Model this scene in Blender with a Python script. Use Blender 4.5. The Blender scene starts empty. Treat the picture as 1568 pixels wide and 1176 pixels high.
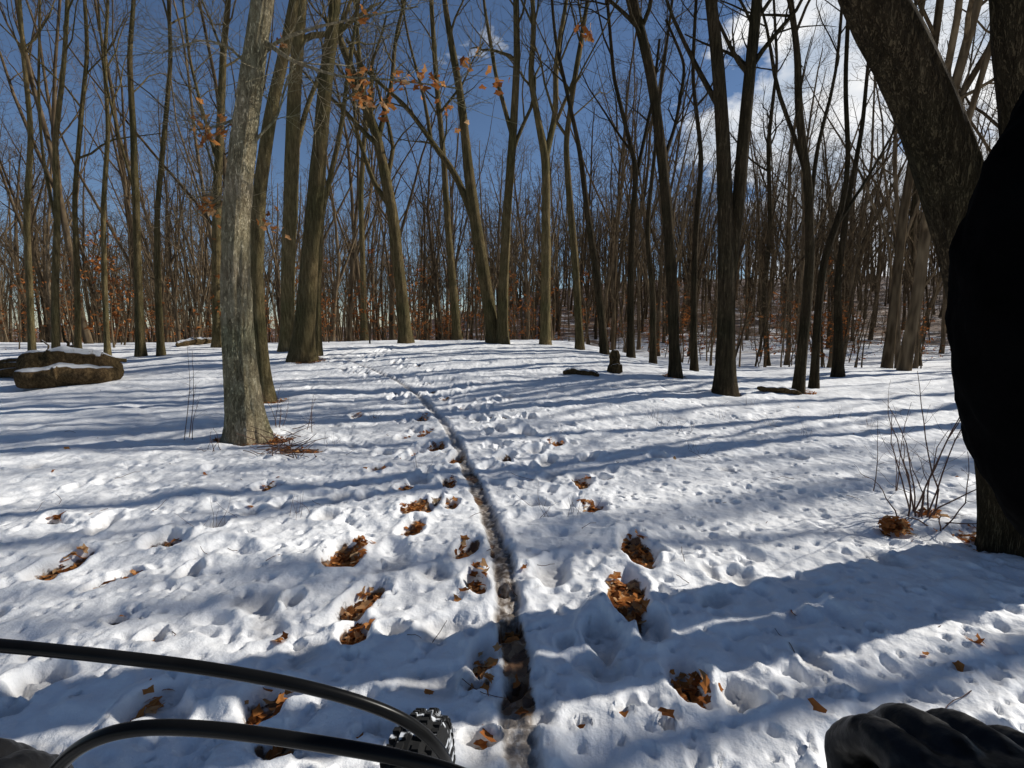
import bpy, math, random
import numpy as np
from mathutils import Vector, Matrix
random.seed(7); rs=np.random.RandomState(11)
scene=bpy.context.scene
H=1.3; PITCH=math.radians(7.1); F=784.0
cp,sp=math.cos(PITCH),math.sin(PITCH)
AZ=math.radians(71); EL=math.radians(34)
# ------------------------------------------------------------------ noise
TAB=rs.rand(256,256)
def vnoise(x,y):
    xi=np.floor(x).astype(int); yi=np.floor(y).astype(int)
    fx=x-xi; fy=y-yi
    fx=fx*fx*fx*(fx*(fx*6-15)+10); fy=fy*fy*fy*(fy*(fy*6-15)+10)
    a=TAB[xi&255,yi&255]; b=TAB[(xi+1)&255,yi&255]; c=TAB[xi&255,(yi+1)&255]; d=TAB[(xi+1)&255,(yi+1)&255]
    return (a*(1-fx)+b*fx)*(1-fy)+(c*(1-fx)+d*fx)*fy
def fbm(x,y,o=4):
    s=0;a=.5;t=0
    for i in range(o):
        s=s+a*(vnoise(x*2**i+17.3*i,y*2**i+9.1*i)-.5); t+=a; a*=.5
    return s/t
def ss(a,b,x):
    t=np.clip((x-a)/(b-a),0,1); return t*t*(3-2*t)
def h0(x,y):
    x=np.asarray(x,float); y=np.asarray(y,float)
    wc=1-ss(1,6,x); wl=1-.3*ss(3,12,-x)
    z=.62*ss(5,16,y)*wc*wl
    z=z-2.2*ss(18,40,y)*wc
    z=z-.9*ss(12,24,y)*ss(2,8,x)
    z=z+11*ss(36,130,y+.25*x)*ss(-45,28,x)
    z=z+.22*fbm(x*.16+3,y*.16+5,3)*ss(2,9,y)
    z=z+1.6*fbm(x*.06+3,y*.06+5,3)*ss(22,60,y)
    return z
def ray(px,py):
    u=(px-784)/F; v=(py-588)/F
    return np.array([u, cp-v*sp, -(sp+v*cp)])
def C(px,py,t):
    return np.array([0,0,H])+ray(px,py)*t
def PY(px,py,Y):
    d=ray(px,py); return np.array([0,0,H])+d*(Y/d[1])
def G(px,py):
    d=ray(px,py); ts=np.concatenate([np.arange(.6,12,.01),np.arange(12,60,.05)])
    p=np.array([0,0,H])[None]+ts[:,None]*d[None]
    below=p[:,2]<h0(p[:,0],p[:,1])
    i=np.argmax(below)
    if not below[i]: return PY(px,py,20.)
    q=p[i]; return np.array([q[0],q[1],float(h0(q[0],q[1]))])
# ------------------------------------------------------------------ materials
def newmat(name):
    m=bpy.data.materials.new(name); m.use_nodes=True
    nt=m.node_tree; b=nt.nodes['Principled BSDF']; return m,nt,b
def N(nt,t,**k):
    n=nt.nodes.new(t)
    for a,v in k.items():
        if a in n.inputs: n.inputs[a].default_value=v
        else: setattr(n,a,v)
    return n
def ramp(nt,stops):
    r=nt.nodes.new('ShaderNodeValToRGB'); e=r.color_ramp.elements
    while len(e)<len(stops): e.new(.5)
    for i,(p,c) in enumerate(stops):
        e[i].position=p; e[i].color=(c[0],c[1],c[2],1)
    return r
def bark(name,cols,scale=1.0,zs=.18,bump=.9,snow=False,dist=.02,simple=False):
    m,nt,b=newmat(name); L=nt.links.new
    tc=N(nt,'ShaderNodeTexCoord'); mp=N(nt,'ShaderNodeMapping'); mp.inputs['Scale'].default_value=(scale,scale,scale*zs)
    L(tc.outputs['Object'],mp.inputs[0])
    b.inputs['Roughness'].default_value=.95; b.inputs['Specular IOR Level'].default_value=.08
    if simple:
        n1=N(nt,'ShaderNodeTexNoise',Scale=9.,Detail=1.,Roughness=.65); L(mp.outputs[0],n1.inputs[0])
        r=ramp(nt,[(.3,cols[0]),(.5,cols[1]),(.72,cols[2])]); L(n1.outputs[0],r.inputs[0])
        at=N(nt,'ShaderNodeAttribute',attribute_name='rnd'); mr=N(nt,'ShaderNodeMapRange'); mr.inputs['To Min'].default_value=.55; mr.inputs['To Max'].default_value=1.35
        L(at.outputs['Fac'],mr.inputs[0]); m3=N(nt,'ShaderNodeVectorMath',operation='SCALE')
        df=N(nt,'ShaderNodeBsdfDiffuse')
        L(r.outputs[0],m3.inputs[0]); L(mr.outputs[0],m3.inputs['Scale']); L(m3.outputs[0],df.inputs[0]); L(df.outputs[0],nt.nodes['Material Output'].inputs[0]); return m
    n1=N(nt,'ShaderNodeTexNoise',Scale=26.,Detail=6.,Roughness=.7); L(mp.outputs[0],n1.inputs[0])
    r=ramp(nt,[(.3,cols[0]),(.5,cols[1]),(.72,cols[2])]); L(n1.outputs[0],r.inputs[0])
    oi=N(nt,'ShaderNodeObjectInfo'); mr=N(nt,'ShaderNodeMapRange'); mr.inputs['To Min'].default_value=.75; mr.inputs['To Max'].default_value=1.25
    L(oi.outputs['Random'],mr.inputs[0]); m3=N(nt,'ShaderNodeVectorMath',operation='SCALE')
    v1=N(nt,'ShaderNodeTexVoronoi',Scale=34.); v1.feature='DISTANCE_TO_EDGE'
    mixv=N(nt,'ShaderNodeMixRGB',Fac=.2); L(mp.outputs[0],mixv.inputs[1]); L(n1.outputs['Color'],mixv.inputs[2]); L(mixv.outputs[0],v1.inputs[0])
    n2=N(nt,'ShaderNodeTexNoise',Scale=1.3,Detail=3.); L(tc.outputs['Object'],n2.inputs[0])
    rv=ramp(nt,[(0,(.35,.32,.28)),(.12,(1,1,1))]); L(v1.outputs['Distance'],rv.inputs[0])
    mul=N(nt,'ShaderNodeMixRGB',blend_type='MULTIPLY',Fac=.75); L(r.outputs[0],mul.inputs[1]); L(rv.outputs[0],mul.inputs[2])
    r2=ramp(nt,[(.35,(.7,.74,.6)),(.65,(1.2,1.1,.98))]); L(n2.outputs[0],r2.inputs[0])
    m2=N(nt,'ShaderNodeMixRGB',blend_type='MULTIPLY',Fac=1.); L(mul.outputs[0],m2.inputs[1]); L(r2.outputs[0],m2.inputs[2])
    L(m2.outputs[0],m3.inputs[0]); L(mr.outputs[0],m3.inputs['Scale']); out=m3.outputs[0]
    if snow:
        g=N(nt,'ShaderNodeNewGeometry'); sx=N(nt,'ShaderNodeSeparateXYZ'); L(g.outputs['Normal'],sx.inputs[0])
        ad=N(nt,'ShaderNodeMath',operation='ADD'); L(sx.outputs[2],ad.inputs[0]); 
        n3=N(nt,'ShaderNodeTexNoise',Scale=3.,Detail=3.); L(tc.outputs['Object'],n3.inputs[0]); L(n3.outputs[0],ad.inputs[1])
        mr2=N(nt,'ShaderNodeMapRange'); mr2.inputs['From Min'].default_value=1.25; mr2.inputs['From Max'].default_value=1.31; L(ad.outputs[0],mr2.inputs[0])
        m4=N(nt,'ShaderNodeMixRGB'); m4.inputs[2].default_value=(.85,.87,.9,1); L(mr2.outputs[0],m4.inputs[0]); L(out,m4.inputs[1]); out=m4.outputs[0]
    L(out,b.inputs['Base Color'])
    hm=N(nt,'ShaderNodeMath',operation='MULTIPLY_ADD'); L(n1.outputs[0],hm.inputs[0]); hm.inputs[1].default_value=1.
    cl=N(nt,'ShaderNodeMath',operation='MINIMUM'); L(v1.outputs['Distance'],cl.inputs[0]); cl.inputs[1].default_value=.2
    ms=N(nt,'ShaderNodeMath',operation='MULTIPLY'); L(cl.outputs[0],ms.inputs[0]); ms.inputs[1].default_value=4.; L(ms.outputs[0],hm.inputs[2])
    bp=N(nt,'ShaderNodeBump',Strength=bump,Distance=dist); L(hm.outputs[0],bp.inputs['Height']); L(bp.outputs[0],b.inputs['Normal'])
    return m
M_sunlit=bark('bark_sunlit',[(.08,.064,.035),(.21,.168,.092),(.36,.295,.17)],zs=.12)  # left and centre trunks: warm sunlight painted into the bark colour
M_pale=bark('bark_pale',[(.17,.14,.09),(.46,.40,.29),(.68,.62,.49)],scale=.9,zs=.25,bump=1.,dist=.035)
M_far=bark('bark_far',[(.065,.046,.028),(.125,.09,.055),(.19,.14,.085)],simple=True)
M_backlit=bark('bark_backlit',[(.035,.026,.017),(.09,.07,.045),(.145,.115,.075)],zs=.08,bump=1.,dist=.03)  # right-hand trunks: backlit shade painted in as darker bark colour
M_log=bark('log_wood',[(.05,.035,.022),(.16,.11,.06),(.32,.23,.13)],zs=.6,snow=True)
def leafmat():
    m,nt,b=newmat('dead_leaf'); L=nt.links.new
    a=N(nt,'ShaderNodeAttribute',attribute_name='rnd')
    r=ramp(nt,[(0,(.12,.045,.018)),(.3,(.36,.13,.04)),(.65,(.58,.24,.07)),(1,(.52,.34,.18))]); L(a.outputs['Fac'],r.inputs[0])
    df=N(nt,'ShaderNodeBsdfDiffuse'); L(r.outputs[0],df.inputs[0]); tr=N(nt,'ShaderNodeBsdfTranslucent'); L(r.outputs[0],tr.inputs[0])
    mx=N(nt,'ShaderNodeMixShader',Fac=.25); L(df.outputs[0],mx.inputs[1]); L(tr.outputs[0],mx.inputs[2]); L(mx.outputs[0],nt.nodes['Material Output'].inputs[0])
    return m
M_leaf=leafmat()
def plain(name,col,rough=.5,spec=.5,nscale=0,bump=.2):
    m,nt,b=newmat(name); b.inputs['Base Color'].default_value=(*col,1); b.inputs['Roughness'].default_value=rough; b.inputs['Specular IOR Level'].default_value=spec
    if nscale:
        tc=N(nt,'ShaderNodeTexCoord'); n=N(nt,'ShaderNodeTexNoise',Scale=float(nscale),Detail=5.); nt.links.new(tc.outputs['Object'],n.inputs[0])
        bp=N(nt,'ShaderNodeBump',Strength=bump,Distance=.01); nt.links.new(n.outputs[0],bp.inputs['Height']); nt.links.new(bp.outputs[0],b.inputs['Normal'])
        r=ramp(nt,[(.3,tuple(c*.6 for c in col)),(.7,tuple(c*1.4 for c in col))]); nt.links.new(n.outputs[0],r.inputs[0]); nt.links.new(r.outputs[0],b.inputs['Base Color'])
    return m
M_hose=plain('black_hose',(.005,.005,.005),.3,.13,30,.03)
M_rub=plain('tyre_rubber',(.02,.02,.02),.8,.3,120,.5)
M_metal=plain('dark_alloy',(.02,.02,.022),.35,.4,60,.1)
M_fab=plain('black_fabric',(.002,.002,.0022),.95,.01,25,.4)
M_glove=plain('black_glove_leather',(.006,.006,.0065),.42,.25,90,.15)
# ------------------------------------------------------------------ mesh helpers
def mesh_from(name,V,Q,mats,smooth=True,attrs=None):
    V=np.asarray(V,np.float32); me=bpy.data.meshes.new(name)
    Q=np.asarray(Q,np.int32); k=Q.shape[1]
    me.vertices.add(len(V)); me.vertices.foreach_set('co',V.ravel())
    me.loops.add(Q.size); me.loops.foreach_set('vertex_index',Q.ravel())
    me.polygons.add(len(Q)); me.polygons.foreach_set('loop_start',np.arange(0,Q.size,k,dtype=np.int32))
    me.polygons.foreach_set('use_smooth',np.full(len(Q),smooth))
    for m in mats: me.materials.append(m)
    me.update(calc_edges=True)
    if attrs:
        for a,v in attrs.items():
            at=me.attributes.new(a,'FLOAT','POINT'); at.data.foreach_set('value',np.asarray(v,np.float32))
    return me
def obj(name,me,loc=(0,0,0),parent=None):
    o=bpy.data.objects.new(name,me); scene.collection.objects.link(o); o.location=loc
    if parent: o.parent=parent
    return o
def empty(name,loc=(0,0,0)):
    o=bpy.data.objects.new(name,None); scene.collection.objects.link(o); o.location=loc; o.empty_display_size=.2; return o
class Buf:
    def __init__(s): s.V=[];s.Q=[];s.n=0
    def tube(s,P,R,sides,jit=0,rng=None,cap=False,hf=0):
        P=np.asarray(P,float); R=np.asarray(R,float); n=len(P)
        T=np.gradient(P,axis=0); T/= (np.linalg.norm(T,axis=1,keepdims=True)+1e-9)
        mt=np.abs(T.mean(0)); ref=np.eye(3)[int(np.argmin(mt))]
        U=np.cross(T,ref); U/=np.linalg.norm(U,axis=1,keepdims=True)+1e-9; W_=np.cross(T,U)
        if cap:
            P=np.vstack([P[0],P,P[-1]]); R=np.concatenate([[1e-4],R,[1e-4]]); U=np.vstack([U[0],U,U[-1]]); W_=np.vstack([W_[0],W_,W_[-1]]); n+=2
        a=np.arange(sides)*2*math.pi/sides
        r=R[:,None]*np.ones(sides)[None]
        if jit and rng is not None:
            o=rng.rand()*50; ca,sa=np.cos(a)[None],np.sin(a)[None]; z=P[:,2:3]+P[:,0:1]*.3
            prof=1+jit*2*fbm(ca*2.2+z*.9+o,sa*2.2+z*.35,3)
            if hf: prof+=hf*2*fbm(ca*8+o+.25*z,sa*8+z*2.2,3)+hf*.9*np.abs(2*fbm(ca*5+o,sa*5+z*5,2))
            r=r*prof
        V=P[:,None]+r[:,:,None]*(np.cos(a)[None,:,None]*U[:,None]+np.sin(a)[None,:,None]*W_[:,None])
        i=np.arange(n-1)[:,None]*sides; j=np.arange(sides)[None]; j2=(j+1)%sides
        Q=np.stack([i+j,i+j2,i+sides+j2,i+sides+j],-1).reshape(-1,4)+s.n
        s.V.append(V.reshape(-1,3)); s.Q.append(Q); s.n+=n*sides
    def arr(s): return np.vstack(s.V),np.vstack(s.Q)
    def mesh(s,name,mats,off=(0,0,0)):
        return mesh_from(name,np.vstack(s.V)-np.array(off),np.vstack(s.Q),mats)
def nrm(v): return v/(np.linalg.norm(v)+1e-9)
def resample(P,R,n):
    P=np.asarray(P,float);R=np.asarray(R,float)
    d=np.concatenate([[0],np.cumsum(np.linalg.norm(np.diff(P,axis=0),axis=1))]); t=np.linspace(0,d[-1],n)
    Q=np.stack([np.interp(t,d,P[:,k]) for k in range(3)],1); r=np.interp(t,d,R)
    for _ in range(max(1,n//(3*len(P)))*2):
        Q[1:-1]=(Q[:-2]+2*Q[1:-1]+Q[2:])/4
    return Q,r
def walk(rng,p,d,L,n,wig,up):
    pts=[p]; d=nrm(d)
    for i in range(n):
        d=nrm(d+rng.normal(0,wig,3)+np.array([0,0,up])); pts.append(pts[-1]+d*L/n)
    return np.array(pts)
def grow(buf,rng,P,R,level,maxl,counts,t0,lens,ang,minr=.0035,sd=(7,5,3,3)):
    if level>maxl: return
    d=np.concatenate([[0],np.cumsum(np.linalg.norm(np.diff(P,axis=0),axis=1))]); Lp=d[-1]
    k=counts[level-1]; ts=np.sort(t0+(1-t0)*rng.rand(k)**.85)
    az=rng.rand()*6.28
    for t in ts:
        s=t*Lp; p=np.array([np.interp(s,d,P[:,c]) for c in range(3)]); r=np.interp(s,d,R)
        i=min(len(P)-2,max(0,int(np.searchsorted(d,s))-1)); T=nrm(P[i+1]-P[i])
        az+=2.4+rng.normal(0,.4)
        ref=np.array([1,0,0]) if abs(T[0])<.8 else np.array([0,1,0])
        U=nrm(np.cross(T,ref)); W_=np.cross(T,U)
        a=math.radians(ang[level-1]*(.7+.6*rng.rand()))
        dr=T*math.cos(a)+(U*math.cos(az)+W_*math.sin(az))*math.sin(a)
        L=lens[level-1]*(.6+.7*rng.rand())*(1-.55*(t-t0)/(1-t0+1e-6))
        r0=max(minr,min(r*.8,r*(.3+.3*rng.rand())))
        n=[7,5,4,3][level-1] if sd[0]>4 else [4,3,2,2][level-1]
        Q=walk(rng,p,dr,L,n,.17,.09 if level<3 else .03)
        RR=r0*np.linspace(1,.28,n+1); RR=np.maximum(RR,minr*.7)
        buf.tube(Q,RR,sd[level-1])
        grow(buf,rng,Q,RR,level+1,maxl,counts,.2,lens,ang,minr,sd)
# ------------------------------------------------------------------ ground
def axis(lo_dense,hi_dense,step,lo,hi,g):
    c=list(np.arange(lo_dense,hi_dense,step)); s=step; x=c[-1]
    while x<hi: s=min(s*g,4); x+=s; c.append(x)
    s=step; x=c[0]; l=[]
    while x>lo: s=min(s*g,4); x-=s; l.append(x)
    return np.array(l[::-1]+c)
gx=axis(-3.2,3.4,.0125,-170,170,1.028); gy=axis(1.15,5.2,.0125,-60,210,1.018)
X,Y=np.meshgrid(gx,gy); Z=h0(X,Y)
dd=np.hypot(X,Y); near=1-ss(14,30,dd)
Z+=.07*fbm(X*1.3,Y*1.3,3)*near
Z+=.045*fbm(X*4.2+7,Y*4.2,3)*near
Z+=.024*fbm(X*10+3,Y*10,2)*(1-ss(8,16,dd))
Z+=.009*fbm(X*30+3,Y*30,2)*(1-ss(4,7,dd))
bare=np.zeros_like(Z); slush=np.zeros_like(Z)
def stamp(x,y,rx,ry,ang,depth,b=0.,rim=.0,sharp=.55,sl=0,rag=.35):
    R=max(rx,ry)*1.7
    i0,i1=np.searchsorted(gy,[y-R,y+R]); j0,j1=np.searchsorted(gx,[x-R,x+R])
    if i1-i0<2 or j1-j0<2: return
    xs=X[i0:i1,j0:j1]-x; ys=Y[i0:i1,j0:j1]-y; c,s=math.cos(ang),math.sin(ang)
    a=(xs*c+ys*s)/rx; bb=(-xs*s+ys*c)/ry
    f=1.2/max(rx,ry,.05)
    d=np.sqrt(a*a+bb*bb)+rag*2*fbm(xs*f+x*7,ys*f+y*5,3)
    m=1-ss(sharp,1.05,d)
    Z[i0:i1,j0:j1]-=depth*m
    if rim: Z[i0:i1,j0:j1]+=rim*np.exp(-((d-1.2)/.22)**2)
    if b: bare[i0:i1,j0:j1]=np.maximum(bare[i0:i1,j0:j1],b*(1-ss(.45,.95,d+.6*fbm(xs*14+y,ys*14,2))))
    if sl: slush[i0:i1,j0:j1]=np.maximum(slush[i0:i1,j0:j1],sl*(1-ss(.5,1.0,d)))
rr=np.random.RandomState(3)
for _ in range(5200):
    y=1.1+13*rr.rand()**1.3; x=(rr.rand()*2-1)*(y*1.15+.3); r=.014+.026*rr.rand()**2
    stamp(x,y,r,r*(.8+.8*rr.rand()),rr.rand()*3,.012+.03*rr.rand(),rim=.003,sharp=.1)
for _ in range(340):
    y=1.1+11*rr.rand()**1.2; x=(rr.rand()*2-1)*(y*1.1+.3); r=.04+.06*rr.rand()
    stamp(x,y,r,r*(1+rr.rand()),rr.rand()*3,.015+.03*rr.rand(),rim=.006,sharp=.1,sl=.3*(rr.rand()<.35))
tr=[(806,1230),(800,1176),(795,1090),(785,1000),(775,920),(765,850),(750,790),(727,740),(706,700),(690,660),(665,628),(640,602),(600,578),(556,560),(520,545)]
TP=np.array([G(*p) for p in tr]); 
TP=np.vstack([[TP[0][0]+.05,-2,0],TP])
tyy=np.linspace(-2,TP[-1][1],1500); o=np.argsort(TP[:,1]); txx=np.interp(tyy,TP[o,1],TP[o,0])
k=np.ones(31)/31; txx=np.convolve(np.pad(txx,15,'edge'),k,'valid')
tc_=np.interp(Y[:,0],tyy,txx); dist=np.abs(X-tc_[:,None]+.04*fbm(X*3,Y*2.2,2)); fade=(1-ss(10,14,Y))*ss(-2,-1,Y)
gm=(1-ss(.036,.07,dist+.05*fbm(X*9,Y*7,3)))*fade
tread=.5+.5*np.sin(Y*2*math.pi/.055+np.where(X>tc_[:,None],1.5,0))
lump=.85+.7*fbm(X*2,Y*1.6+8,3)
Z+= -.040*gm*lump+.010*np.exp(-((dist-.1)/.03)**2)*fade +.008*gm*tread*(1-ss(4,6,Y))+.02*gm*fbm(X*22,Y*16,2)
slush=np.maximum(slush,gm*np.clip(.95+.7*fbm(X*3,Y*1.3,3),0,1)*(.6+.4*(1-ss(3,8,Y))))
bare=np.maximum(bare,gm*ss(.0,.18,fbm(X*6+4,Y*3.5+1,3))*.8*(.4+.6*(1-ss(3,6,Y))))
FP=[(1055,1040,62,85,.7),(958,905,60,78,1),(975,838,46,48,.9),(905,775,38,26,.8),(890,735,30,20,.7),(850,676,30,20,.5),(838,702,24,16,0),(800,660,28,12,0),(848,872,50,52,.0),(922,965,55,60,.0),
(1000,960,40,50,0),(556,915,52,62,1),(545,968,48,46,1),(530,845,58,46,1),(640,776,52,24,1),(630,806,34,26,.9),(618,747,26,14,.8),(688,738,22,18,.6),(668,682,26,16,.6),(650,662,26,12,.5),(645,640,22,10,.5),
(712,842,34,40,.9),(730,890,32,48,.8),(742,1005,44,60,.5),(735,1045,40,28,.9),(95,858,44,46,.8),(195,872,44,20,.9),(76,795,26,16,.6),(410,746,40,12,.9),(176,944,30,16,.9),(236,972,32,26,.6),(252,822,50,20,.5),(330,802,30,14,.4),(150,888,36,26,.3),
(60,1042,70,50,.2),(235,1075,60,70,.3),(405,1070,80,60,.6),(420,1140,70,50,.8),(1128,1060,60,50,.1),(1022,1106,26,18,.5),(955,1088,22,14,.3),(890,1106,24,14,.3),(740,1128,50,30,.6),(560,1112,30,24,.3),(780,966,30,40,1),(790,1050,34,30,.9),(768,900,20,22,.9),(1340,962,22,14,.2),
(290,868,30,26,.1),(120,740,26,12,.1),(160,800,30,30,.1),(580,718,30,10,.8),(700,700,20,30,.5),(545,635,20,8,.5),(830,620,26,8,0),(1220,700,26,8,0),(1468,1028,26,14,.4),(775,605,22,8,0),(810,640,22,8,0),(870,650,22,8,0),(640,735,30,14,0),(665,770,24,16,0),(450,915,36,20,.0),(600,965,40,18,.0),
(820,690,26,12,0),(770,700,24,12,0),(730,640,20,8,.2),(760,655,22,8,0),(710,625,18,6,.3),(680,610,16,6,.3),(900,700,24,12,.2),(1010,700,26,10,0),(820,770,36,16,0),(590,690,26,12,.2),(560,760,30,16,0),(500,790,34,16,0),(690,770,24,18,.5),(640,690,22,12,.4),(620,668,20,10,.3)]
patches=[]
for (px,py,w,h,b) in FP:
    g=G(px,py); a=G(px-w/2,py); c=G(px+w/2,py); n1=G(px,py-h/2); n2=G(px,py+h/2)
    rx=abs(c[0]-a[0])/2*1.15; ry=min(abs(n1[1]-n2[1])/2*1.1,.26)
    stamp(g[0],g[1],max(rx,.02),max(ry,.025),random.uniform(-.3,.3),.065 if b>.3 else .05,b,rim=.014,sl=.35)
    if b>.25: patches.append((g[0],g[1],rx,ry,b))
for _ in range(150):
    y=3.5+11*rr.rand(); x=float(np.interp(y,tyy,txx))+rr.choice([-.45,.5,.95])*(1+.25*rr.normal())+rr.normal(0,.1)
    stamp(x,y,.05+.03*rr.rand(),.1+.06*rr.rand(),rr.normal(0,.3),.03+.03*rr.rand(),.6*(rr.rand()<.2),rim=.01)
for (px,py,rx,ry,b) in [(400,672,.42,.28,1),(450,690,.35,.18,.8),(340,672,.15,.18,.6),(1112,600,.3,.3,.6),(470,553,.5,.5,.8),(1520,825,.25,.25,.5),(415,612,.3,.25,.6),(1230,600,.3,.3,.5),(1033,575,.3,.3,.5)]:
    g=G(px,py); stamp(g[0],g[1],rx,ry,.2,.03,b*.8); patches.append((g[0],g[1],rx,ry,b*.4))
g=G(1370,815); patches.append((g[0],g[1],.11,.08,3.)); g=G(1425,785); patches.append((g[0],g[1],.14,.07,.35))
for (px,py) in [(1490,985),(430,980),(560,720)]:
    g=G(px,py); patches.append((g[0],g[1],.04,.03,.4))
ny,nx=X.shape
idx=np.arange(ny*nx).reshape(ny,nx)
Q=np.stack([idx[:-1,:-1],idx[:-1,1:],idx[1:,1:],idx[1:,:-1]],-1).reshape(-1,4)
V=np.stack([X,Y,Z],-1).reshape(-1,3)
far=ss(13,60,np.hypot(X*.7,Y))
def groundmat():
    m,nt,b=newmat('snow_ground'); L=nt.links.new
    tc=N(nt,'ShaderNodeTexCoord')
    ab=N(nt,'ShaderNodeAttribute',attribute_name='bare'); asl=N(nt,'ShaderNodeAttribute',attribute_name='slush'); af=N(nt,'ShaderNodeAttribute',attribute_name='farness')
    nz=N(nt,'ShaderNodeTexNoise',Scale=3.,Detail=3.,Roughness=.6); L(tc.outputs['Object'],nz.inputs[0])
    snowr=ramp(nt,[(.3,(.84,.84,.84)),(.7,(.93,.927,.92))]); L(nz.outputs[0],snowr.inputs[0])
    vo=N(nt,'ShaderNodeTexVoronoi',Scale=28.); L(tc.outputs['Object'],vo.inputs[0])
    lit=ramp(nt,[(0,(.035,.017,.01)),(.4,(.12,.06,.03)),(.75,(.2,.11,.055)),(1,(.26,.18,.1))]); 
    sx=N(nt,'ShaderNodeSeparateColor'); L(vo.outputs['Color'],sx.inputs[0]); L(sx.outputs[0],lit.inputs[0])
    slr=ramp(nt,[(.33,(.08,.058,.04)),(.5,(.22,.175,.135)),(.68,(.50,.46,.42))]); nz2=N(nt,'ShaderNodeTexNoise',Scale=30.,Detail=3.); L(tc.outputs['Object'],nz2.inputs[0]); L(nz2.outputs[0],slr.inputs[0])
    m1=N(nt,'ShaderNodeMixRGB'); L(asl.outputs['Fac'],m1.inputs[0]); L(snowr.outputs[0],m1.inputs[1]); L(slr.outputs[0],m1.inputs[2])
    ad=N(nt,'ShaderNodeMath',operation='ADD'); L(ab.outputs['Fac'],ad.inputs[0]); L(nz2.outputs[0],ad.inputs[1])
    mr=N(nt,'ShaderNodeMapRange'); mr.inputs['From Min'].default_value=.85; mr.inputs['From Max'].default_value=1.05; L(ad.outputs[0],mr.inputs[0])
    nf=N(nt,'ShaderNodeTexNoise',Scale=.35,Detail=8.,Roughness=.8); L(tc.outputs['Object'],nf.inputs[0])
    fm=N(nt,'ShaderNodeMath',operation='MULTIPLY_ADD'); L(af.outputs['Fac'],fm.inputs[0]); fm.inputs[1].default_value=.30; L(nf.outputs[0],fm.inputs[2])
    mf=N(nt,'ShaderNodeMapRange'); mf.inputs['From Min'].default_value=.66; mf.inputs['From Max'].default_value=.76; L(fm.outputs[0],mf.inputs[0])
    mx=N(nt,'ShaderNodeMath',operation='MAXIMUM'); L(mr.outputs[0],mx.inputs[0]); L(mf.outputs[0],mx.inputs[1])
    m2=N(nt,'ShaderNodeMixRGB'); L(mx.outputs[0],m2.inputs[0]); L(m1.outputs[0],m2.inputs[1]); L(lit.outputs[0],m2.inputs[2])
    L(m2.outputs[0],b.inputs['Base Color']); b.inputs['Specular IOR Level'].default_value=.35
    mrr=N(nt,'ShaderNodeMapRange'); mrr.inputs['To Min'].default_value=.62; mrr.inputs['To Max'].default_value=.28; L(asl.outputs['Fac'],mrr.inputs[0]); L(mrr.outputs[0],b.inputs['Roughness'])
    n5=N(nt,'ShaderNodeTexNoise',Scale=40.,Detail=4.,Roughness=.65); L(tc.outputs['Object'],n5.inputs[0])
    n6=N(nt,'ShaderNodeTexNoise',Scale=7.,Detail=2.); L(tc.outputs['Object'],n6.inputs[0])
    hm=N(nt,'ShaderNodeMath',operation='MULTIPLY_ADD'); L(n6.outputs[0],hm.inputs[0]); hm.inputs[1].default_value=5.; L(n5.outputs[0],hm.inputs[2])
    b1=N(nt,'ShaderNodeBump',Strength=.6,Distance=.011); L(hm.outputs[0],b1.inputs['Height']); L(b1.outputs[0],b.inputs['Normal'])
    return m
me=mesh_from('snow_ground',V,Q,[groundmat()],attrs={'bare':bare.ravel(),'slush':slush.ravel(),'farness':far.ravel()})
obj('snowy_ground',me)
def gz(x,y):
    i=min(ny-1,max(0,int(np.searchsorted(gy,y)))); j=min(nx-1,max(0,int(np.searchsorted(gx,x)))); return float(Z[i,j])
# ------------------------------------------------------------------ leaves
class Leaves:
    def __init__(s): s.V=[];s.T=[];s.r=[];s.n=0
    def add(s,p,size,rng,tilt=.5,k=9):
        a=np.arange(k)*2*math.pi/k
        rad=np.where(np.arange(k)%2==0,1,.62)*(.85+.3*rng.rand(k))
        x=np.cos(a)*rad*.5*1.5; y=np.sin(a)*rad*.5*.85
        z=.35*(x*x)*rng.choice([-1,1])+.5*np.abs(y)*(rng.rand()-.3)
        P=np.vstack([[0,0,0],np.stack([x,y,z],1)])*size
        e=Matrix.Rotation(rng.rand()*6.28,3,'Z')@Matrix.Rotation(rng.normal(0,tilt),3,'X')@Matrix.Rotation(rng.normal(0,tilt),3,'Y')
        P=P@np.array(e).T+p
        s.V.append(P); s.T+= [(s.n,s.n+1+i,s.n+1+(i+1)%k) for i in range(k)]; s.r+= [rng.rand()]*(k+1); s.n+=k+1
    def mesh(s,name): return mesh_from(name,np.vstack(s.V),s.T,[M_leaf],smooth=False,attrs={'rnd':s.r})
lr=np.random.RandomState(5); LV=Leaves()
for (x,y,rx,ry,b) in patches:
    n=int(min(190,max(3,b*rx*ry*3.14/.0007)))
    for _ in range(n):
        a=lr.rand()*6.28; q=math.sqrt(lr.rand())*.8; xx=x+math.cos(a)*q*rx; yy=y+math.sin(a)*q*ry
        LV.add(np.array([xx,yy,gz(xx,yy)+.004+.010*lr.rand()+(.08*lr.rand() if b>2 else 0)]),.028+.03*lr.rand(),lr,.3)
for _ in range(45):
    y=1.5+16*lr.rand()**1.5; x=(lr.rand()*2-1)*y
    LV.add(np.array([x,y,gz(x,y)+.008]),.025+.025*lr.rand(),lr,.35)
obj('fallen_leaves',LV.mesh('fallen_leaves'))
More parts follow.
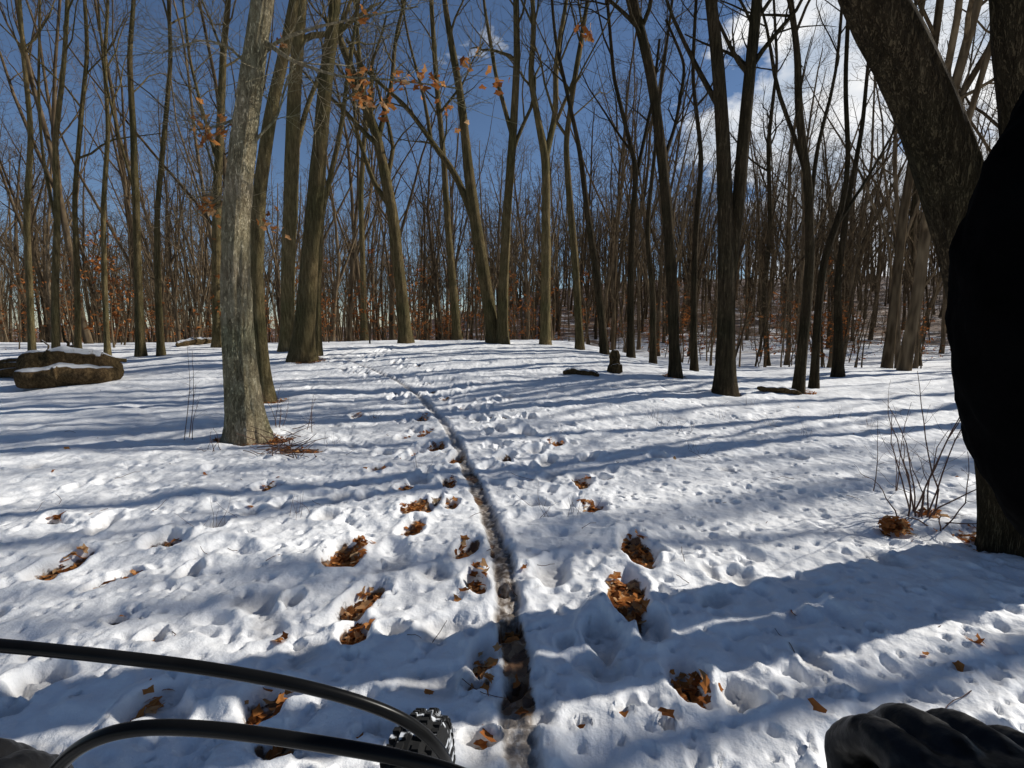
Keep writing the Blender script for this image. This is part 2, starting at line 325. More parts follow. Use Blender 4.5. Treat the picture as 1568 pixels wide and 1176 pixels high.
# ------------------------------------------------------------------ main trees
def W(px_w,Yd,px): return .9*px_w/F*Yd/cp/2/math.sqrt(1+((px-784)/F)**2)
def main_tree(name,pts,mat,limbs=(),seed=0,top=16,flare=1.35,counts=(15,7,5),t0=.4,lens=(3.6,1.7,.8),depth=None,sides=20,jit=.12,maxl=3,hf=0,rows=60):
    rng=np.random.RandomState(seed); buf=Buf()
    g=G(pts[0][0],pts[0][1]) if depth is None else PY(pts[0][0],pts[0][1],depth)
    Yd=g[1]; P=[];R=[]
    for i,(x,y,w) in enumerate(pts):
        P.append(PY(x,y,Yd)); R.append(W(w,Yd,x))
    P[0]=g.copy(); P=np.array(P);R=np.array(R)
    if P[-1][2]<top:
        d=nrm(P[-1]-P[-2]); d=nrm(d*np.array([.6,.6,1])); L=top-P[-1][2]
        ext=walk(rng,P[-1],d,L,6,.05,.05)[1:]; r0=R[-1]
        P=np.vstack([P,ext]); R=np.concatenate([R,r0*np.linspace(.9,.2,6)])
    P,R=resample(P,R,rows)
    hgt=P[:,2]-g[2]; R=R*(1+(flare-1)*np.exp(-hgt/.25))
    P=np.vstack([P[0]-np.array([0,0,.25]),P]); R=np.concatenate([[R[0]*1.15],R])
    buf.tube(P,R,sides,jit,rng,hf=hf)
    grow(buf,rng,P,R,1,maxl,counts,t0,lens,(42,45,45))
    for lb in limbs:
        LP=np.array([PY(x,y,Yd+dy) for (x,y,w,dy) in lb]); LR=np.array([W(w,Yd,x) for (x,y,w,dy) in lb])
        if lb[-1][1]<=5:
            d=nrm(nrm(LP[-1]-LP[-2])*np.array([.6,.6,1])); L=max(1.,(top*.9-LP[-1][2]))
            ext=walk(rng,LP[-1],d,L,5,.07,.05)[1:]; LP=np.vstack([LP,ext]); LR=np.concatenate([LR,LR[-1]*np.linspace(.85,.2,5)])
        LP,LR=resample(LP,LR,26); buf.tube(LP,LR,10,jit,rng)
        Ll=np.linalg.norm(LP[-1]-LP[0]); 
        grow(buf,rng,LP,LR,2,3,(0,10,6),.2,(0,min(1.8,Ll*.4),.8),(0,42,45))
    o=obj(name,buf.mesh(name,[mat],off=g),tuple(g)); return o,g
T1,g1=main_tree('oak_tree',[(380,668,66),(372,600,58),(364,520,53),(362,430,50),(361,330,46),(370,240,42),(385,120,38),(402,0,34)],M_pale,seed=1,top=15,flare=1.3,t0=.42,sides=96,jit=.12,hf=.10,rows=330,
  limbs=[[(400,60,10,0),(450,95,6,-.1),(520,118,4,-.2),(600,122,3,-.2),(700,135,2,-.3)],[(382,170,7,0),(355,185,5,.1),(325,195,3,.1),(290,200,2,.1)],[(392,90,8,0),(430,60,6,.2),(490,40,4,.2),(560,25,3,.2),(640,10,2,.3)],[(368,290,6,0),(345,300,4,.2),(318,315,2.5,.2)],[(375,235,7,0),(400,205,5,0),(425,180,4,.1),(440,120,3,.1),(470,60,2,.1)],[(388,110,6,0),(350,70,4,.1),(310,60,3,.1),(250,80,2,.2)]])
spec=[
('maple_tree',[(408,612,28),(399,540,26),(392,440,25),(396,300,23),(415,170,20),(436,80,18),(452,0,16)],M_sunlit,[]),
('maple_tree',[(440,538,26),(441,400,24),(447,250,24),(452,120,22),(462,0,19)],M_sunlit,[[(446,260,12,0),(470,160,8,.3),(500,90,6,.3),(540,0,5,.4)]]),
('maple_tree',[(463,552,42),(468,480,35),(474,400,30),(483,300,27),(496,150,23),(514,0,18)],M_sunlit,[]),
('oak_tree',[(622,525,22),(614,440,20),(600,320,19),(578,210,16),(548,130,13),(520,60,11),(505,0,9)],M_sunlit,[[(600,320,10,0),(572,280,8,.2),(545,200,6,.3),(540,120,5,.3)],[(580,210,9,0),(600,130,7,.3),(605,60,6,.3),(620,0,5,.3)]]),
('oak_tree',[(757,525,24),(744,440,21),(728,340,19),(716,250,16),(706,150,12),(690,60,10),(680,0,8)],M_sunlit,[[(732,355,13,0),(700,270,11,.2),(660,215,9,.4),(620,160,7,.4),(560,110,5,.4),(530,60,4,.4)],[(660,215,7,.4),(650,150,5,.5),(625,60,4,.6),(615,0,3,.6)]]),
('maple_tree',[(769,526,20),(771,430,17),(776,330,15),(786,200,13),(792,90,11),(790,0,9)],M_sunlit,[[(785,210,8,0),(760,120,6,.3),(745,30,5,.3),(740,0,4,.3)]]),
('maple_tree',[(835,528,18),(836,400,16),(836,240,14),(825,190,11),(812,120,9),(818,40,8),(815,0,7)],M_sunlit,[[(836,240,11,0),(852,170,9,.2),(850,100,8,.2),(868,0,6,.2)],[(846,200,6,.2),(880,120,5,.2),(895,60,4,.2),(885,0,3,.2)]]),
('maple_tree',[(700,515,14),(695,450,13),(686,350,11),(680,250,9),(668,120,8),(660,0,7)],M_sunlit,[]),
('maple_tree',[(888,535,14),(882,420,12),(872,300,11),(866,220,9),(880,120,8),(900,0,6)],M_sunlit,[]),
('maple_tree',[(926,542,13),(915,430,12),(900,330,10),(888,230,8),(870,150,6),(850,60,5),(845,0,4)],M_backlit,[]),
('maple_tree',[(966,548,13),(966,440,12),(968,340,10),(975,260,9),(960,200,7),(940,120,6),(930,0,5)],M_backlit,[[(972,280,7,0),(985,220,6,.2),(1000,150,5,.2),(1010,60,4,.2)]]),
('oak_tree',[(1034,575,20),(1031,470,19),(1024,350,18),(1013,230,18),(998,120,17),(982,50,15),(968,0,14)],M_backlit,[[(1015,250,8,0),(1035,190,6,.3),(1050,100,5,.3),(1020,30,4,.4)]]),
('oak_tree',[(1110,602,36),(1112,520,31),(1113,420,30),(1110,300,25),(1106,180,22),(1098,80,20),(1088,0,18)],M_backlit,[[(1118,430,20,0),(1130,330,22,.05),(1137,220,21,.05),(1148,110,20,.05),(1160,0,18,.05)],[(1104,170,10,0),(1070,110,8,.3),(1040,50,6,.3),(1015,0,5,.3)]]),
('maple_tree',[(1222,600,19),(1232,500,18),(1241,400,17),(1238,280,15),(1222,170,13),(1222,80,11),(1210,0,9)],M_backlit,[[(1238,280,9,0),(1215,200,8,.2),(1180,120,7,.2),(1185,60,5,.2),(1160,0,4,.2)],[(1241,330,8,0),(1250,220,7,.2),(1280,130,6,.2),(1290,0,5,.2)]]),
('maple_tree',[(1246,594,16),(1252,480,14),(1262,390,13),(1288,330,11),(1300,250,9),(1294,130,8),(1300,0,7)],M_backlit,[[(1285,340,7,0),(1330,270,5,.2),(1370,200,4,.2),(1400,120,3,.2)]]),
('maple_tree',[(1283,576,20),(1284,520,16),(1282,430,12),(1300,300,9),(1320,200,8),(1330,90,6),(1340,0,5)],M_backlit,[]),
('maple_tree',[(1063,568,12),(1062,460,11),(1065,360,9),(1075,240,8),(1060,120,6),(1066,0,5)],M_backlit,[]),
('maple_tree',[(1000,556,11),(1000,450,10),(990,350,8),(1000,260,6),(1010,150,5),(1030,0,4)],M_backlit,[]),
('maple_tree',[(216,546,18),(212,450,15),(209,330,13),(204,200,11),(198,90,9),(205,0,7)],M_sunlit,[[(208,300,6,0),(185,220,5,.3),(160,120,4,.3),(150,0,3,.3)]]),
('maple_tree',[(247,545,14),(242,450,12),(240,330,10),(252,200,8),(262,90,7),(258,0,6)],M_sunlit,[]),
('maple_tree',[(333,532,18),(331,420,16),(332,300,15),(338,180,13),(342,80,11),(350,0,9)],M_sunlit,[[(334,250,8,0),(310,170,6,.3),(290,90,5,.3),(280,0,4,.3)]]),
('maple_tree',[(86,560,16),(84,450,14),(88,340,12),(84,220,10),(98,100,8),(104,0,7)],M_sunlit,[[(86,340,7,0),(66,250,6,.3),(58,150,5,.3),(62,0,4,.3)]]),
('maple_tree',[(50,556,14),(46,450,13),(40,330,12),(48,200,10),(36,90,8),(30,0,7)],M_sunlit,[]),
('maple_tree',[(120,540,12),(118,430,11),(114,300,9),(124,180,8),(134,80,7),(130,0,6)],M_sunlit,[]),
('maple_tree',[(558,520,12),(556,420,10),(552,300,9),(560,180,7),(548,60,6),(545,0,5)],M_sunlit,[]),
('maple_tree',[(487,545,14),(486,450,12),(492,330,10),(520,210,8),(535,100,6),(550,0,5)],M_sunlit,[]),
('maple_tree',[(1406,560,12),(1404,450,11),(1398,340,10),(1405,230,8),(1400,100,6),(1402,0,5)],M_backlit,[]),
('maple_tree',[(1175,560,10),(1170,450,9),(1180,340,8),(1176,220,7),(1190,100,5),(1185,0,4)],M_backlit,[]),
('maple_tree',[(165,545,11),(160,440,10),(158,320,9),(166,200,8),(160,90,6),(166,0,5)],M_sunlit,[]),
]
for i,(nm,pts,mat,limbs) in enumerate(spec):
    main_tree(nm,pts,mat,limbs,seed=20+i,top=14+3*((i*7)%5)/4,sides=16 if pts[0][2]>25 else 10,t0=.36,counts=(14,7,5),lens=(3.2,1.6,.8))
main_tree('leaning_oak_tree',[(1555,838,112),(1542,700,104),(1520,560,104),(1498,420,104),(1466,290,104),(1420,160,98),(1372,60,92),(1335,0,86)],M_backlit,seed=71,top=11,t0=.62,sides=72,flare=1.25,jit=.2,hf=.06,rows=200,counts=(9,6,4))
main_tree('leaning_oak_tree',[(1670,868,160),(1652,700,146),(1630,500,134),(1605,330,124),(1580,160,108),(1560,0,98)],M_backlit,seed=72,top=13,t0=.6,sides=40,flare=1.3,jit=.2,hf=.05,rows=120,counts=(9,6,4))
ML=Leaves()
for (px,py,dy,n,sx) in [(325,195,.1,16,.16),(312,205,.1,8,.12),(318,315,.2,14,.12),(555,122,-.2,12,.14),(560,150,-.2,10,.1),(645,126,-.3,9,.12),(665,128,-.3,7,.08),(600,122,-.2,6,.15),(590,165,-.2,6,.15),(620,130,-.2,5,.1),(430,70,.2,6,.1),(760,130,-.3,5,.1),(720,90,.3,6,.2),(560,20,.2,5,.1),(410,345,.2,7,.15),(900,50,-.3,8,.08),(700,180,.3,5,.15)]:
    c=PY(px,py,g1[1]+dy)
    for _ in range(int(n*1.5)):
        ML.add(c+lr.normal(0,sx*.55,3)-g1,.05+.03*lr.rand(),lr,1.2)
obj('branch_leaves',ML.mesh('branch_leaves'),parent=T1)
# ------------------------------------------------------------------ forest variants
def variant(i,kind):
    rng=np.random.RandomState(200+i); buf=Buf()
    if kind in('tree','far'):
        fr_=kind=='far'; sd=(3,3,3,3) if fr_ else (6,4,3,3); mr_=.013 if fr_ else .006
        Ht=14+5*rng.rand(); r=.10+.07*rng.rand()
        P=walk(rng,np.array([0,0,-.4]),np.array([rng.normal(0,.04),rng.normal(0,.04),1]),Ht,8 if fr_ else 14,.055,.06)
        R=r*np.linspace(1,.12,len(P))**.8; R[0]*=1.35
        buf.tube(P,R,5 if fr_ else 8)
        for f in range(rng.randint(1,4)):
            k=rng.randint(3,6); a=rng.rand()*6.28
            Q=walk(rng,P[k],np.array([math.cos(a)*.5,math.sin(a)*.5,1]),Ht-P[k][2]-1,6,.09,.09); RR=R[k]*.7*np.linspace(1,.15,7); buf.tube(Q,RR,sd[0])
            grow(buf,rng,Q,RR,2,3,(0,6,3 if fr_ else 5),.25,(0,1.8,.85),(0,42,45),mr_,sd)
        grow(buf,rng,P,R,1,3,(11,4,3) if fr_ else (14,6,4),.2 if fr_ else .3,(3.0,1.5,.8),(40,45,45),mr_,sd)
        return buf.arr()
    else:
        big=i%2; Ht=(3+3*rng.rand()) if not big else 6+4*rng.rand(); r=(.02 if not big else .035)+.02*rng.rand()
        P=walk(rng,np.array([0,0,-.2]),np.array([rng.normal(0,.08),rng.normal(0,.08),1]),Ht,7,.06,.05); R=r*np.linspace(1,.15,8)
        buf.tube(P,R,4); grow(buf,rng,P,R,1,2,(15,4),.15,(1.2,.5),(58,50),.006,(3,3,3,3))
        return buf.arr()
TV=[variant(i,'tree') for i in range(8)]; FV=[variant(20+i,'far') for i in range(14)]; SV=[variant(50+i,'s') for i in range(8)]
def leafy(i):
    rng=np.random.RandomState(300+i); lv=Leaves()
    for _ in range(30):
        h=.3+2.6*rng.rand(); a=rng.rand()*6.28; L=(.25+.9*rng.rand())*(1-h/4); d=np.array([math.cos(a),math.sin(a),.1+.4*rng.rand()])
        for _ in range(rng.randint(2,8)):
            lv.add(np.array([0,0,h])+d*L*rng.rand()**.6+rng.normal(0,.035,3),.05+.05*rng.rand(),rng,.9,5)
    return np.vstack(lv.V),np.array(lv.T)
LF=[leafy(i) for i in range(6)]
fr=np.random.RandomState(77); placed=[]
class Mass:
    def __init__(s): s.V=[];s.Q=[];s.r=[];s.n=0
    def put(s,arr,x,y,sc,rot,tilt=.03):
        V,Q=arr; M=np.array(Matrix.Rotation(fr.normal(0,tilt),3,'X')@Matrix.Rotation(fr.normal(0,tilt),3,'Y')@Matrix.Rotation(rot,3,'Z'))
        V=(V*np.array([sc,sc,sc*(.9+.2*fr.rand())]))@M.T+np.array([x,y,float(h0(x,y))])
        s.V.append(V.astype(np.float32)); s.Q.append(Q+s.n); s.r.append(np.full(len(V),fr.rand(),np.float32)); s.n+=len(V)
    def leaf(s,arr,x,y,sc,rot):
        s.put(arr,x,y,sc,rot); s.r[-1]=np.repeat(fr.rand(len(arr[0])//6+1)*.45,6)[:len(arr[0])].astype(np.float32)
    def obj(s,name,mat,parent=None,smooth=True):
        return obj(name,mesh_from(name,np.vstack(s.V),np.vstack(s.Q),[mat],smooth=smooth,attrs={'rnd':np.concatenate(s.r)}),parent=parent)
forest=Mass(); side=Mass(); sap=Mass(); sapl=Mass()
def scatter(n,y0,y1,e,VV,s0,s1,xm=1.12,gap=1.5,xf=None):
    k=0; tries=0
    while k<n and tries<n*20:
        tries+=1
        y=y0+(y1-y0)*fr.rand()**e; x=(fr.rand()*2-1)*(y*xm+4)
        if xf and not xf(x,y): continue
        if y<22 and abs(x)<14: continue
        if any((x-a)**2+(y-b)**2<gap*gap for a,b in placed): continue
        placed.append((x,y)); forest.put(VV[fr.randint(len(VV))],x,y,s0+(s1-s0)*fr.rand(),fr.rand()*6.28); k+=1
scatter(115,18,45,1.0,TV,.6,1.1)
scatter(820,38,105,1.0,FV,.6,1.15,gap=1.0)
scatter(330,60,135,1.0,FV,.6,1.0,gap=1.0,xf=lambda x,y:x>-25)
forest.obj('distant_trees',M_far)
n=0
while n<620:
    y=15+70*fr.rand()**1.1; x=(fr.rand()*2-1)*(y*1.1)
    if abs(x)<4 and y<21: continue
    r=fr.rand()*6.28; s=.7+.6*fr.rand()
    q=fr.randint(8)
    if y<24: q=(q//2)*2
    sap.put(SV[q],x,y,s,r)
    if fr.rand()<.42: sapl.leaf(LF[fr.randint(6)],x,y,s,r)
    n+=1
so_=sap.obj('beech_saplings',M_far); sapl.obj('beech_leaves',M_leaf,so_,False)
ca=1/math.tan(AZ)
for (x,c) in [(9.5,4.3),(12,5.2),(14,8.3),(16,9.6),(11,11.2),(18,12.6),(10,9.6),(7.5,-1.2),(10,-3.5),(15,.2),(22,-2.5),(28,11.5),(21,3.4),(24,2.5),(19,6.0),(23,7.4)]:
    side.put(TV[fr.randint(8)],x,c+ca*x,1.0+.3*fr.rand(),fr.rand()*6.28)
for (x,y) in [(-12,9),(-14,5),(-17,12),(-13,1),(-13,-3),(-20,8),(-5,-6),(4,-7),(-1,-9),(-24,14),(6,-5),(-9,-8)]:
    side.put(TV[fr.randint(8)],x,y,.85+.3*fr.rand(),fr.rand()*6.28)
side.obj('woodland_trees',M_far)
# ------------------------------------------------------------------ logs, stump, twigs
def log(name,p0,p1,r0,r1,seed,extra=(),rnd=True):
    rng=np.random.RandomState(seed); b=Buf(); p0=np.array(p0);p1=np.array(p1)
    P=np.linspace(p0,p1,60); P[:,2]+=.12*fbm(np.linspace(0,4,60)+seed,np.zeros(60),2); P[:,1]+=.1*fbm(np.linspace(0,3,60)+seed+9,np.zeros(60),2)
    t=np.linspace(0,1,60); R=np.linspace(r0,r1,60)*(1+.45*fbm(np.linspace(0,5,60)+seed*3,np.zeros(60),2))
    if rnd: R*=np.clip(1-np.abs(2*t-1)**5,.0,1)**.5+.02
    b.tube(P,R,40,.45,rng,cap=True,hf=.08)
    for (a,c,q) in extra:
        E=np.linspace(np.array(a),np.array(c),10); E[1:-1]+=rng.normal(0,.02,(8,3)); b.tube(E,np.linspace(q,q*.5,10),8,.2,rng,cap=True)
    return obj(name,b.mesh(name,[M_log],off=p0),tuple(p0))
a=G(30,594); c=G(190,582); 
log('fallen_log',a+[0,0,.24],c+[0,0,.14],.38,.26,1,extra=[(a+[.2,.1,.5],c+[-.3,.5,.32],.07)])
a2=G(25,588); log('fallen_log',a2+[-1.2,.5,.12],a2+[.9,.8,.42],.12,.16,2)
a3=G(75,575); log('broken_branch',a3+[.3,.3,.55],a3+[-1.0,.6,.15],.05,.03,3,extra=[(a3+[.2,.3,.4],a3+[.0,.4,1.0],.03),(a3+[-.1,.35,.35],a3+[-.5,.4,.85],.02)])
a=G(862,572); c=G(918,578); log('fallen_log',a+[0,0,.03],c+[0,0,.03],.07,.05,4)
a=G(1160,600); c=G(1228,604); log('fallen_log',a+[0,0,.02],c+[0,0,.02],.05,.05,5)
a=G(270,532); c=G(335,524); log('fallen_log',a+[0,0,.06],c+[0,0,.1],.13,.09,6)
s=G(943,570); log('tree_stump',s+[0,0,-.1],s+[-.03,0,.46],.13,.08,7)
def shrub(name,px,py,n,h,spread,seed,r=.004,curl=.12,lv=1):
    rng=np.random.RandomState(seed); g=G(px,py); b=Buf()
    for _ in range(n):
        d=np.array([rng.normal(0,spread),rng.normal(0,spread),1]); p=g+np.array([rng.normal(0,.06),rng.normal(0,.06),-.05])
        P=walk(rng,p,d,h*(.5+.7*rng.rand()),9,curl,.02); R=r*np.linspace(1,.3,10); b.tube(P,R,5)
        if lv: grow(b,rng,P,R,3,3,(0,0,6),.25,(0,0,h*.22),(0,0,45),.0012)
    obj(name,b.mesh(name,[M_tw],off=g),tuple(g))
M_tw=plain('twig_bark',(.12,.065,.045),.8,.2,40,.2)
shrub('bramble_bush',1400,785,10,1.05,.1,1,.006,.13)
shrub('bramble_bush',1425,800,6,.6,.3,2,.005,.2)
shrub('dead_sapling',290,668,3,.95,.12,3,.005,.06)
shrub('dead_sapling',425,655,5,.5,.3,4,.004,.1)
shrub('dead_sapling',460,660,2,.5,.12,5,.005,.06)
shrub('dead_sapling',330,690,5,.25,.6,6,.004,.2)
shrub('dead_sapling',1348,745,3,.7,.15,8,.004,.07)
for i,(px,py) in enumerate([(1050,660),(1065,690),(1010,650),(1290,640),(1180,650),(330,805),(1000,640),(455,790),(570,640),(880,790),(1150,620),(1330,650),(510,680),(640,720),(820,780),(1240,670),(1100,640)]):
    shrub('dry_grass',px,py,7,.22,.35,30+i,.0016,.12,0)
rngT=np.random.RandomState(9); b=Buf()
for _ in range(110):
    y=1.6+10*rngT.rand(); x=(rngT.rand()*2-1)*y; a=rngT.rand()*6.28; L=.05+.18*rngT.rand()
    p=np.array([x,y,gz(x,y)+.006]); P=walk(rngT,p,np.array([math.cos(a),math.sin(a),.05]),L,4,.2,0); b.tube(P,.0012*np.linspace(1,.4,5)+.0008,4)
for _ in range(40):
    g=G(430+rngT.normal(0,25),688+rngT.normal(0,10)); a=rngT.rand()*6.28
    P=walk(rngT,g+[0,0,.02],np.array([math.cos(a),math.sin(a),.3]),.15+.25*rngT.rand(),4,.15,0); b.tube(P,.004*np.linspace(1,.4,5)+.001,4)
obj('fallen_twigs',b.mesh('fallen_twigs',[M_tw]))
# ------------------------------------------------------------------ bicycle
bike=empty('bicycle',(0,0,0))
def curve_tube(name,pts,r,mat,par,sides=14,n=80):
    P,R=resample(pts,np.full(len(pts),r) if np.isscalar(r) else r,n)
    for _ in range(20): P[1:-1]=(P[:-2]+2*P[1:-1]+P[2:])/4
    b=Buf(); b.tube(P,R,sides,cap=True); return obj(name,b.mesh(name,[mat]),parent=par)
curve_tube('brake_hose',[C(-120,980,.27),C(0,988,.27),C(150,1003,.27),C(300,1020,.275),C(450,1046,.28),C(560,1075,.29),C(640,1108,.30),C(690,1165,.32),C(690,1240,.36)],.0034,M_hose,bike)
curve_tube('shift_cable',[C(40,1260,.26),C(85,1170,.255),C(140,1126,.25),C(220,1110,.25),C(350,1118,.25),C(500,1140,.255),C(620,1160,.26),C(740,1195,.28),C(800,1260,.3)],.0036,M_hose,bike)
wc=np.array([-.150,.597,.335]); 
def wheel():
    n=96; A=np.linspace(0,2*math.pi,n+1); R=.325; sides=16; V=[]
    for i in range(n):
        for j in range(sides):
            t=2*math.pi*j/sides; rr_=.038; V.append([rr_*math.cos(t),math.cos(A[i])*(R+rr_*math.sin(t)),math.sin(A[i])*(R+rr_*math.sin(t))])
    Qs=[(i*sides+j,i*sides+(j+1)%sides,((i+1)%n)*sides+(j+1)%sides,((i+1)%n)*sides+j) for i in range(n) for j in range(sides)]
    rg=np.random.RandomState(4)
    for i in range(84):
        for kx in (-.028,-.011,.011,.028):
            a=2*math.pi*(i+(.5 if abs(kx)<.02 else 0))/84; rad=R+math.sqrt(.038**2-kx**2)-.003; 
            w,l,h=.0055,.0075,.007+.002*rg.rand(); o=len(V)
            for dx in(-w,w):
                for dl in(-l,l):
                    for dh in(0,h):
                        aa=a+dl/rad; V.append([kx*(1+dh*8)+dx*(1-dh*15),math.cos(aa)*(rad+dh),math.sin(aa)*(rad+dh)])
            for f in [(0,1,3,2),(4,6,7,5),(0,4,5,1),(2,3,7,6),(1,5,7,3),(0,2,6,4)]: Qs.append(tuple(o+q for q in f))
    return mesh_from('tyre',V,Qs,[M_tyre],smooth=False)
M_tyre,nt,b_=newmat('snowy_tyre'); L=nt.links.new
tc=N(nt,'ShaderNodeTexCoord'); nn=N(nt,'ShaderNodeTexNoise',Scale=30.,Detail=6.); L(tc.outputs['Object'],nn.inputs[0])
r=ramp(nt,[(.54,(.012,.012,.012)),(.60,(.6,.62,.65))]); L(nn.outputs[0],r.inputs[0]); L(r.outputs[0],b_.inputs['Base Color']); b_.inputs['Roughness'].default_value=.8; b_.inputs['Specular IOR Level'].default_value=.15
obj('tyre',wheel(),tuple(wc),bike)
b=Buf(); n=64; A=np.linspace(0,2*math.pi,n+1); b.tube(np.stack([np.zeros(n+1),np.cos(A)*.285,np.sin(A)*.285],1),np.full(n+1,.012),8)
for i in range(28):
    a=2*math.pi*i/28; s_=(-1)**i*.03; b.tube(np.array([[s_,math.cos(a+.4)*.03,math.sin(a+.4)*.03],[0,math.cos(a)*.283,math.sin(a)*.283]]),[.001,.001],4)
b.tube(np.array([[-.055,0,0],[.055,0,0]]),[.018,.018],12,cap=True)
obj('rim_spokes_hub',b.mesh('rim_spokes_hub',[M_metal]),tuple(wc),bike)
b=Buf(); hx,hy,hz=wc[0]*.4,.16,.93
for s_ in(-1,1):
    b.tube(np.array([wc+[s_*.06,0,0],wc+[s_*.06,-.14,.34],]),[.016,.018],12,cap=True)
crown=wc+np.array([0,-.14,.34])
b.tube(np.array([crown+[-.075,0,0],crown+[.075,0,0]]),[.022,.022],12,cap=True)
b.tube(np.array([crown,crown+np.array([.04,-.07,.13]),[hx,hy+.0,hz]]),[.022,.02,.018],12,cap=True)
b.tube(np.array([crown+[0,-.03,.06],[.0,-.5,.55]]),[.022,.022],12,cap=True)
obj('fork_and_frame',b.mesh('fork_and_frame',[M_metal]),parent=bike)
SH=np.array([-.055,.070,.010])
curve_tube('handlebar',[(-.46,.22,.955),(-.28,.20,.94),(hx,hy,hz),(.10,.21,.935),(.18,.263,.968),(.37,.29,.983)],.0145,M_metal,bike)
curve_tube('right_grip',[np.array((.22,.205,.968))+SH,np.array((.42,.22,.975))+SH],.018,M_rub,bike,n=10)
curve_tube('left_grip',[(-.46,.22,.955),(-.30,.203,.942)],.018,M_rub,bike,n=10)
curve_tube('brake_lever',[np.array(q)+SH for q in [(.20,.21,.955),(.22,.25,.925),(.30,.265,.915),(.38,.27,.915)]],.006,M_metal,bike)
# ------------------------------------------------------------------ cyclist arms
cyc=empty('cyclist')
def blobs(name,chains,vox,mat,par,smooth=6,disp=2.2,ns=.035):
    b=Buf()
    for ch in chains:
        P=np.array([c[:3] for c in ch],float); R=np.array([c[3] for c in ch],float)
        P,R=resample(P,R,max(8,6*len(ch)))
        d0=nrm(P[0]-P[1]); d1=nrm(P[-1]-P[-2]); th=np.linspace(1.35,.2,5)
        S=[P[0]+d0*R[0]*math.sin(t) for t in th]; SR=[R[0]*math.cos(t) for t in th]
        E=[P[-1]+d1*R[-1]*math.sin(t) for t in th[::-1]]; ER=[R[-1]*math.cos(t) for t in th[::-1]]
        b.tube(np.vstack([S,P,E]),np.concatenate([SR,R,ER]),18,cap=True)
    o=obj(name,b.mesh(name,[mat]),parent=par)
    m=o.modifiers.new('r','REMESH'); m.mode='VOXEL'; m.voxel_size=vox; m.use_smooth_shade=True
    m=o.modifiers.new('s','SMOOTH'); m.iterations=smooth
    t=bpy.data.textures.new(name+'_folds','CLOUDS'); t.noise_scale=ns; m=o.modifiers.new('d','DISPLACE'); m.texture=t; m.strength=vox*disp; m.mid_level=.5
    return o
blobs('right_sleeve',[[(.62,-.12,1.42,.085),(.52,.10,1.42,.088),(.41,.27,1.42,.090)],[(.402,.30,1.425,.088),(.380,.305,1.37,.094),(.376,.305,1.30,.094),(.388,.30,1.225,.086)],[(.40,.305,1.23,.08),(.56,.30,1.16,.06),(.53,.28,1.05,.045),(.42,.255,1.0,.038)]],.006,M_fab,cyc,10)
def hand(sx,sh):
    H_=[[(.44,.195,.99,.032),(.38,.20,.998,.034),(.31,.20,.998,.032)],[(.40,.17,.99,.03),(.32,.17,.99,.03)]]
    for i,x in enumerate([.392,.364,.336,.308]):
        rf=[.0125,.0138,.0138,.0130][i]; dy=[-.010,0,.004,-.003][i]; dz=[-.004,0,.001,-.001][i]
        H_.append([(x,.19,1.005,rf+.003),(x-.004,.215,1.018+dz,rf+.002),(x-.008,.248+dy,1.012+dz,rf+.001),(x-.012,.270+dy,.985,rf),(x-.012,.255,.955,rf),(x-.010,.228,.945,rf-.001)])
    H_.append([(.32,.17,.985,.016),(.28,.175,.972,.015),(.26,.195,.955,.013),(.255,.215,.945,.012)])
    return [[((q[0]+sh[0])*sx,q[1]+sh[1],q[2]+sh[2],q[3]) for q in ch] for ch in H_]
blobs('right_glove',hand(1,SH),.002,M_glove,cyc,4,1.6,.012)
blobs('left_glove',hand(-1,np.array([.02,.050,.0])),.0025,M_glove,cyc,3,1.4,.012)
blobs('left_sleeve',[[(-.60,-.15,1.35,.08),(-.62,.02,1.15,.06),(-.50,.2,1.0,.042)]],.007,M_fab,cyc,8)
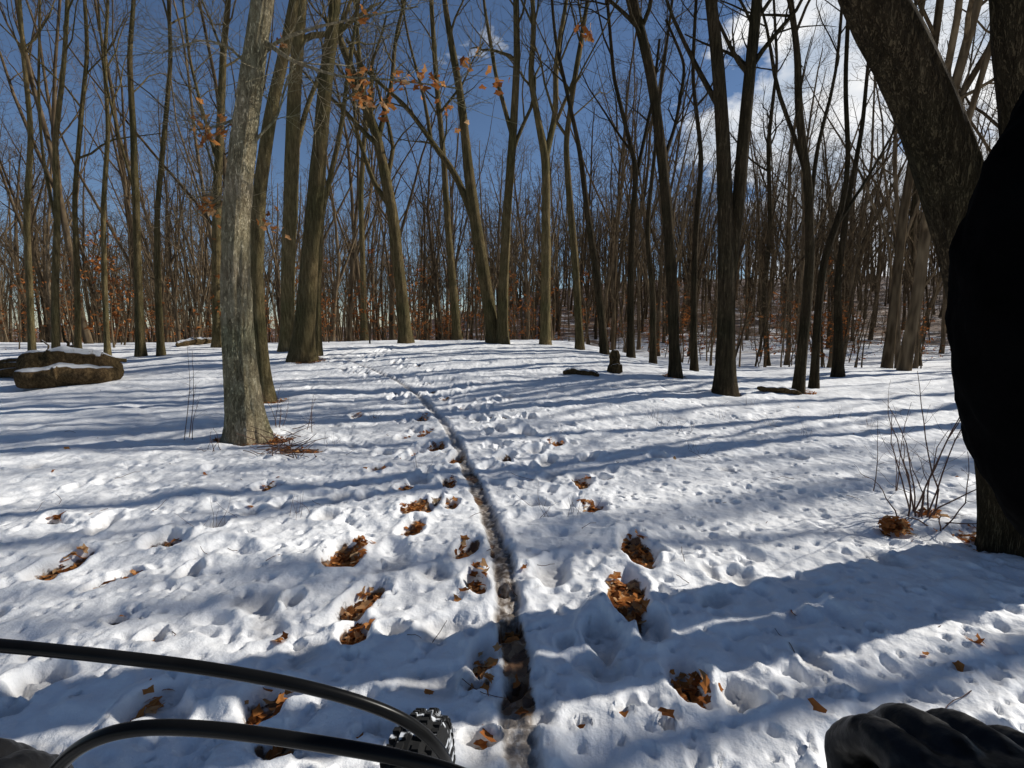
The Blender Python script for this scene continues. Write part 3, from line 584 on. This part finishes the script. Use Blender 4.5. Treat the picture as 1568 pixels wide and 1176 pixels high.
# ------------------------------------------------------------------ sun, sky
sd=Vector((math.sin(AZ)*math.cos(EL),math.cos(AZ)*math.cos(EL),math.sin(EL)))
sl=bpy.data.lights.new('sun','SUN'); sl.energy=4.9; sl.angle=math.radians(.55); sl.color=(1,.96,.885)
so=bpy.data.objects.new('sun',sl); scene.collection.objects.link(so); so.rotation_euler=sd.to_track_quat('Z','Y').to_euler(); so.location=(20,10,30)
w=bpy.data.worlds.new("World"); scene.world=w; w.use_nodes=True; nt=w.node_tree; L=nt.links.new
bg=nt.nodes['Background']; out=nt.nodes['World Output']
sky=N(nt,'ShaderNodeTexSky'); sky.sky_type='NISHITA'; sky.sun_disc=False; sky.sun_elevation=EL; sky.sun_rotation=AZ; sky.altitude=1500; sky.air_density=.9; sky.dust_density=.0; sky.ozone_density=3.
L(sky.outputs[0],bg.inputs[0]); bg.inputs[1].default_value=.085
tc=N(nt,'ShaderNodeTexCoord'); mp=N(nt,'ShaderNodeMapping'); mp.inputs['Scale'].default_value=(1,1,2.0); L(tc.outputs['Generated'],mp.inputs[0])
nz=N(nt,'ShaderNodeTexNoise',Scale=5.,Detail=6.,Roughness=.58); L(mp.outputs[0],nz.inputs[0])
dt=N(nt,'ShaderNodeVectorMath',operation='DOT_PRODUCT'); L(tc.outputs['Generated'],dt.inputs[0]); dt.inputs[1].default_value=(.63,.71,.315)
mr=N(nt,'ShaderNodeMapRange'); mr.inputs['From Min'].default_value=.89; mr.inputs['From Max'].default_value=.97; mr.inputs['To Min'].default_value=-.13; mr.inputs['To Max'].default_value=.24; L(dt.outputs['Value'],mr.inputs[0])
ad=N(nt,'ShaderNodeMath',operation='ADD'); L(nz.outputs[0],ad.inputs[0]); L(mr.outputs[0],ad.inputs[1])
m2=N(nt,'ShaderNodeMapRange'); m2.inputs['From Min'].default_value=.56; m2.inputs['From Max'].default_value=.66; L(ad.outputs[0],m2.inputs[0])
b2=N(nt,'ShaderNodeBackground'); b2.inputs[1].default_value=.97
cr=ramp(nt,[(.38,(1,1,1)),(.66,(.5,.58,.70))]); nz3=N(nt,'ShaderNodeTexNoise',Scale=8.,Detail=4.); L(mp.outputs[0],nz3.inputs[0]); L(nz3.outputs[0],cr.inputs[0]); L(cr.outputs[0],b2.inputs[0])
mx=N(nt,'ShaderNodeMixShader'); L(m2.outputs[0],mx.inputs[0]); L(bg.outputs[0],mx.inputs[1]); L(b2.outputs[0],mx.inputs[2]); L(mx.outputs[0],out.inputs[0])
# ------------------------------------------------------------------ camera
cam=bpy.data.cameras.new('camera'); co=bpy.data.objects.new('camera',cam); scene.collection.objects.link(co)
co.location=(0,0,H); co.rotation_euler=(math.radians(90)-PITCH,0,0); cam.lens=18; cam.sensor_width=36; cam.clip_start=.02; cam.clip_end=1000
scene.camera=co
scene.view_settings.view_transform='Standard'; scene.view_settings.look='None'; scene.view_settings.exposure=0
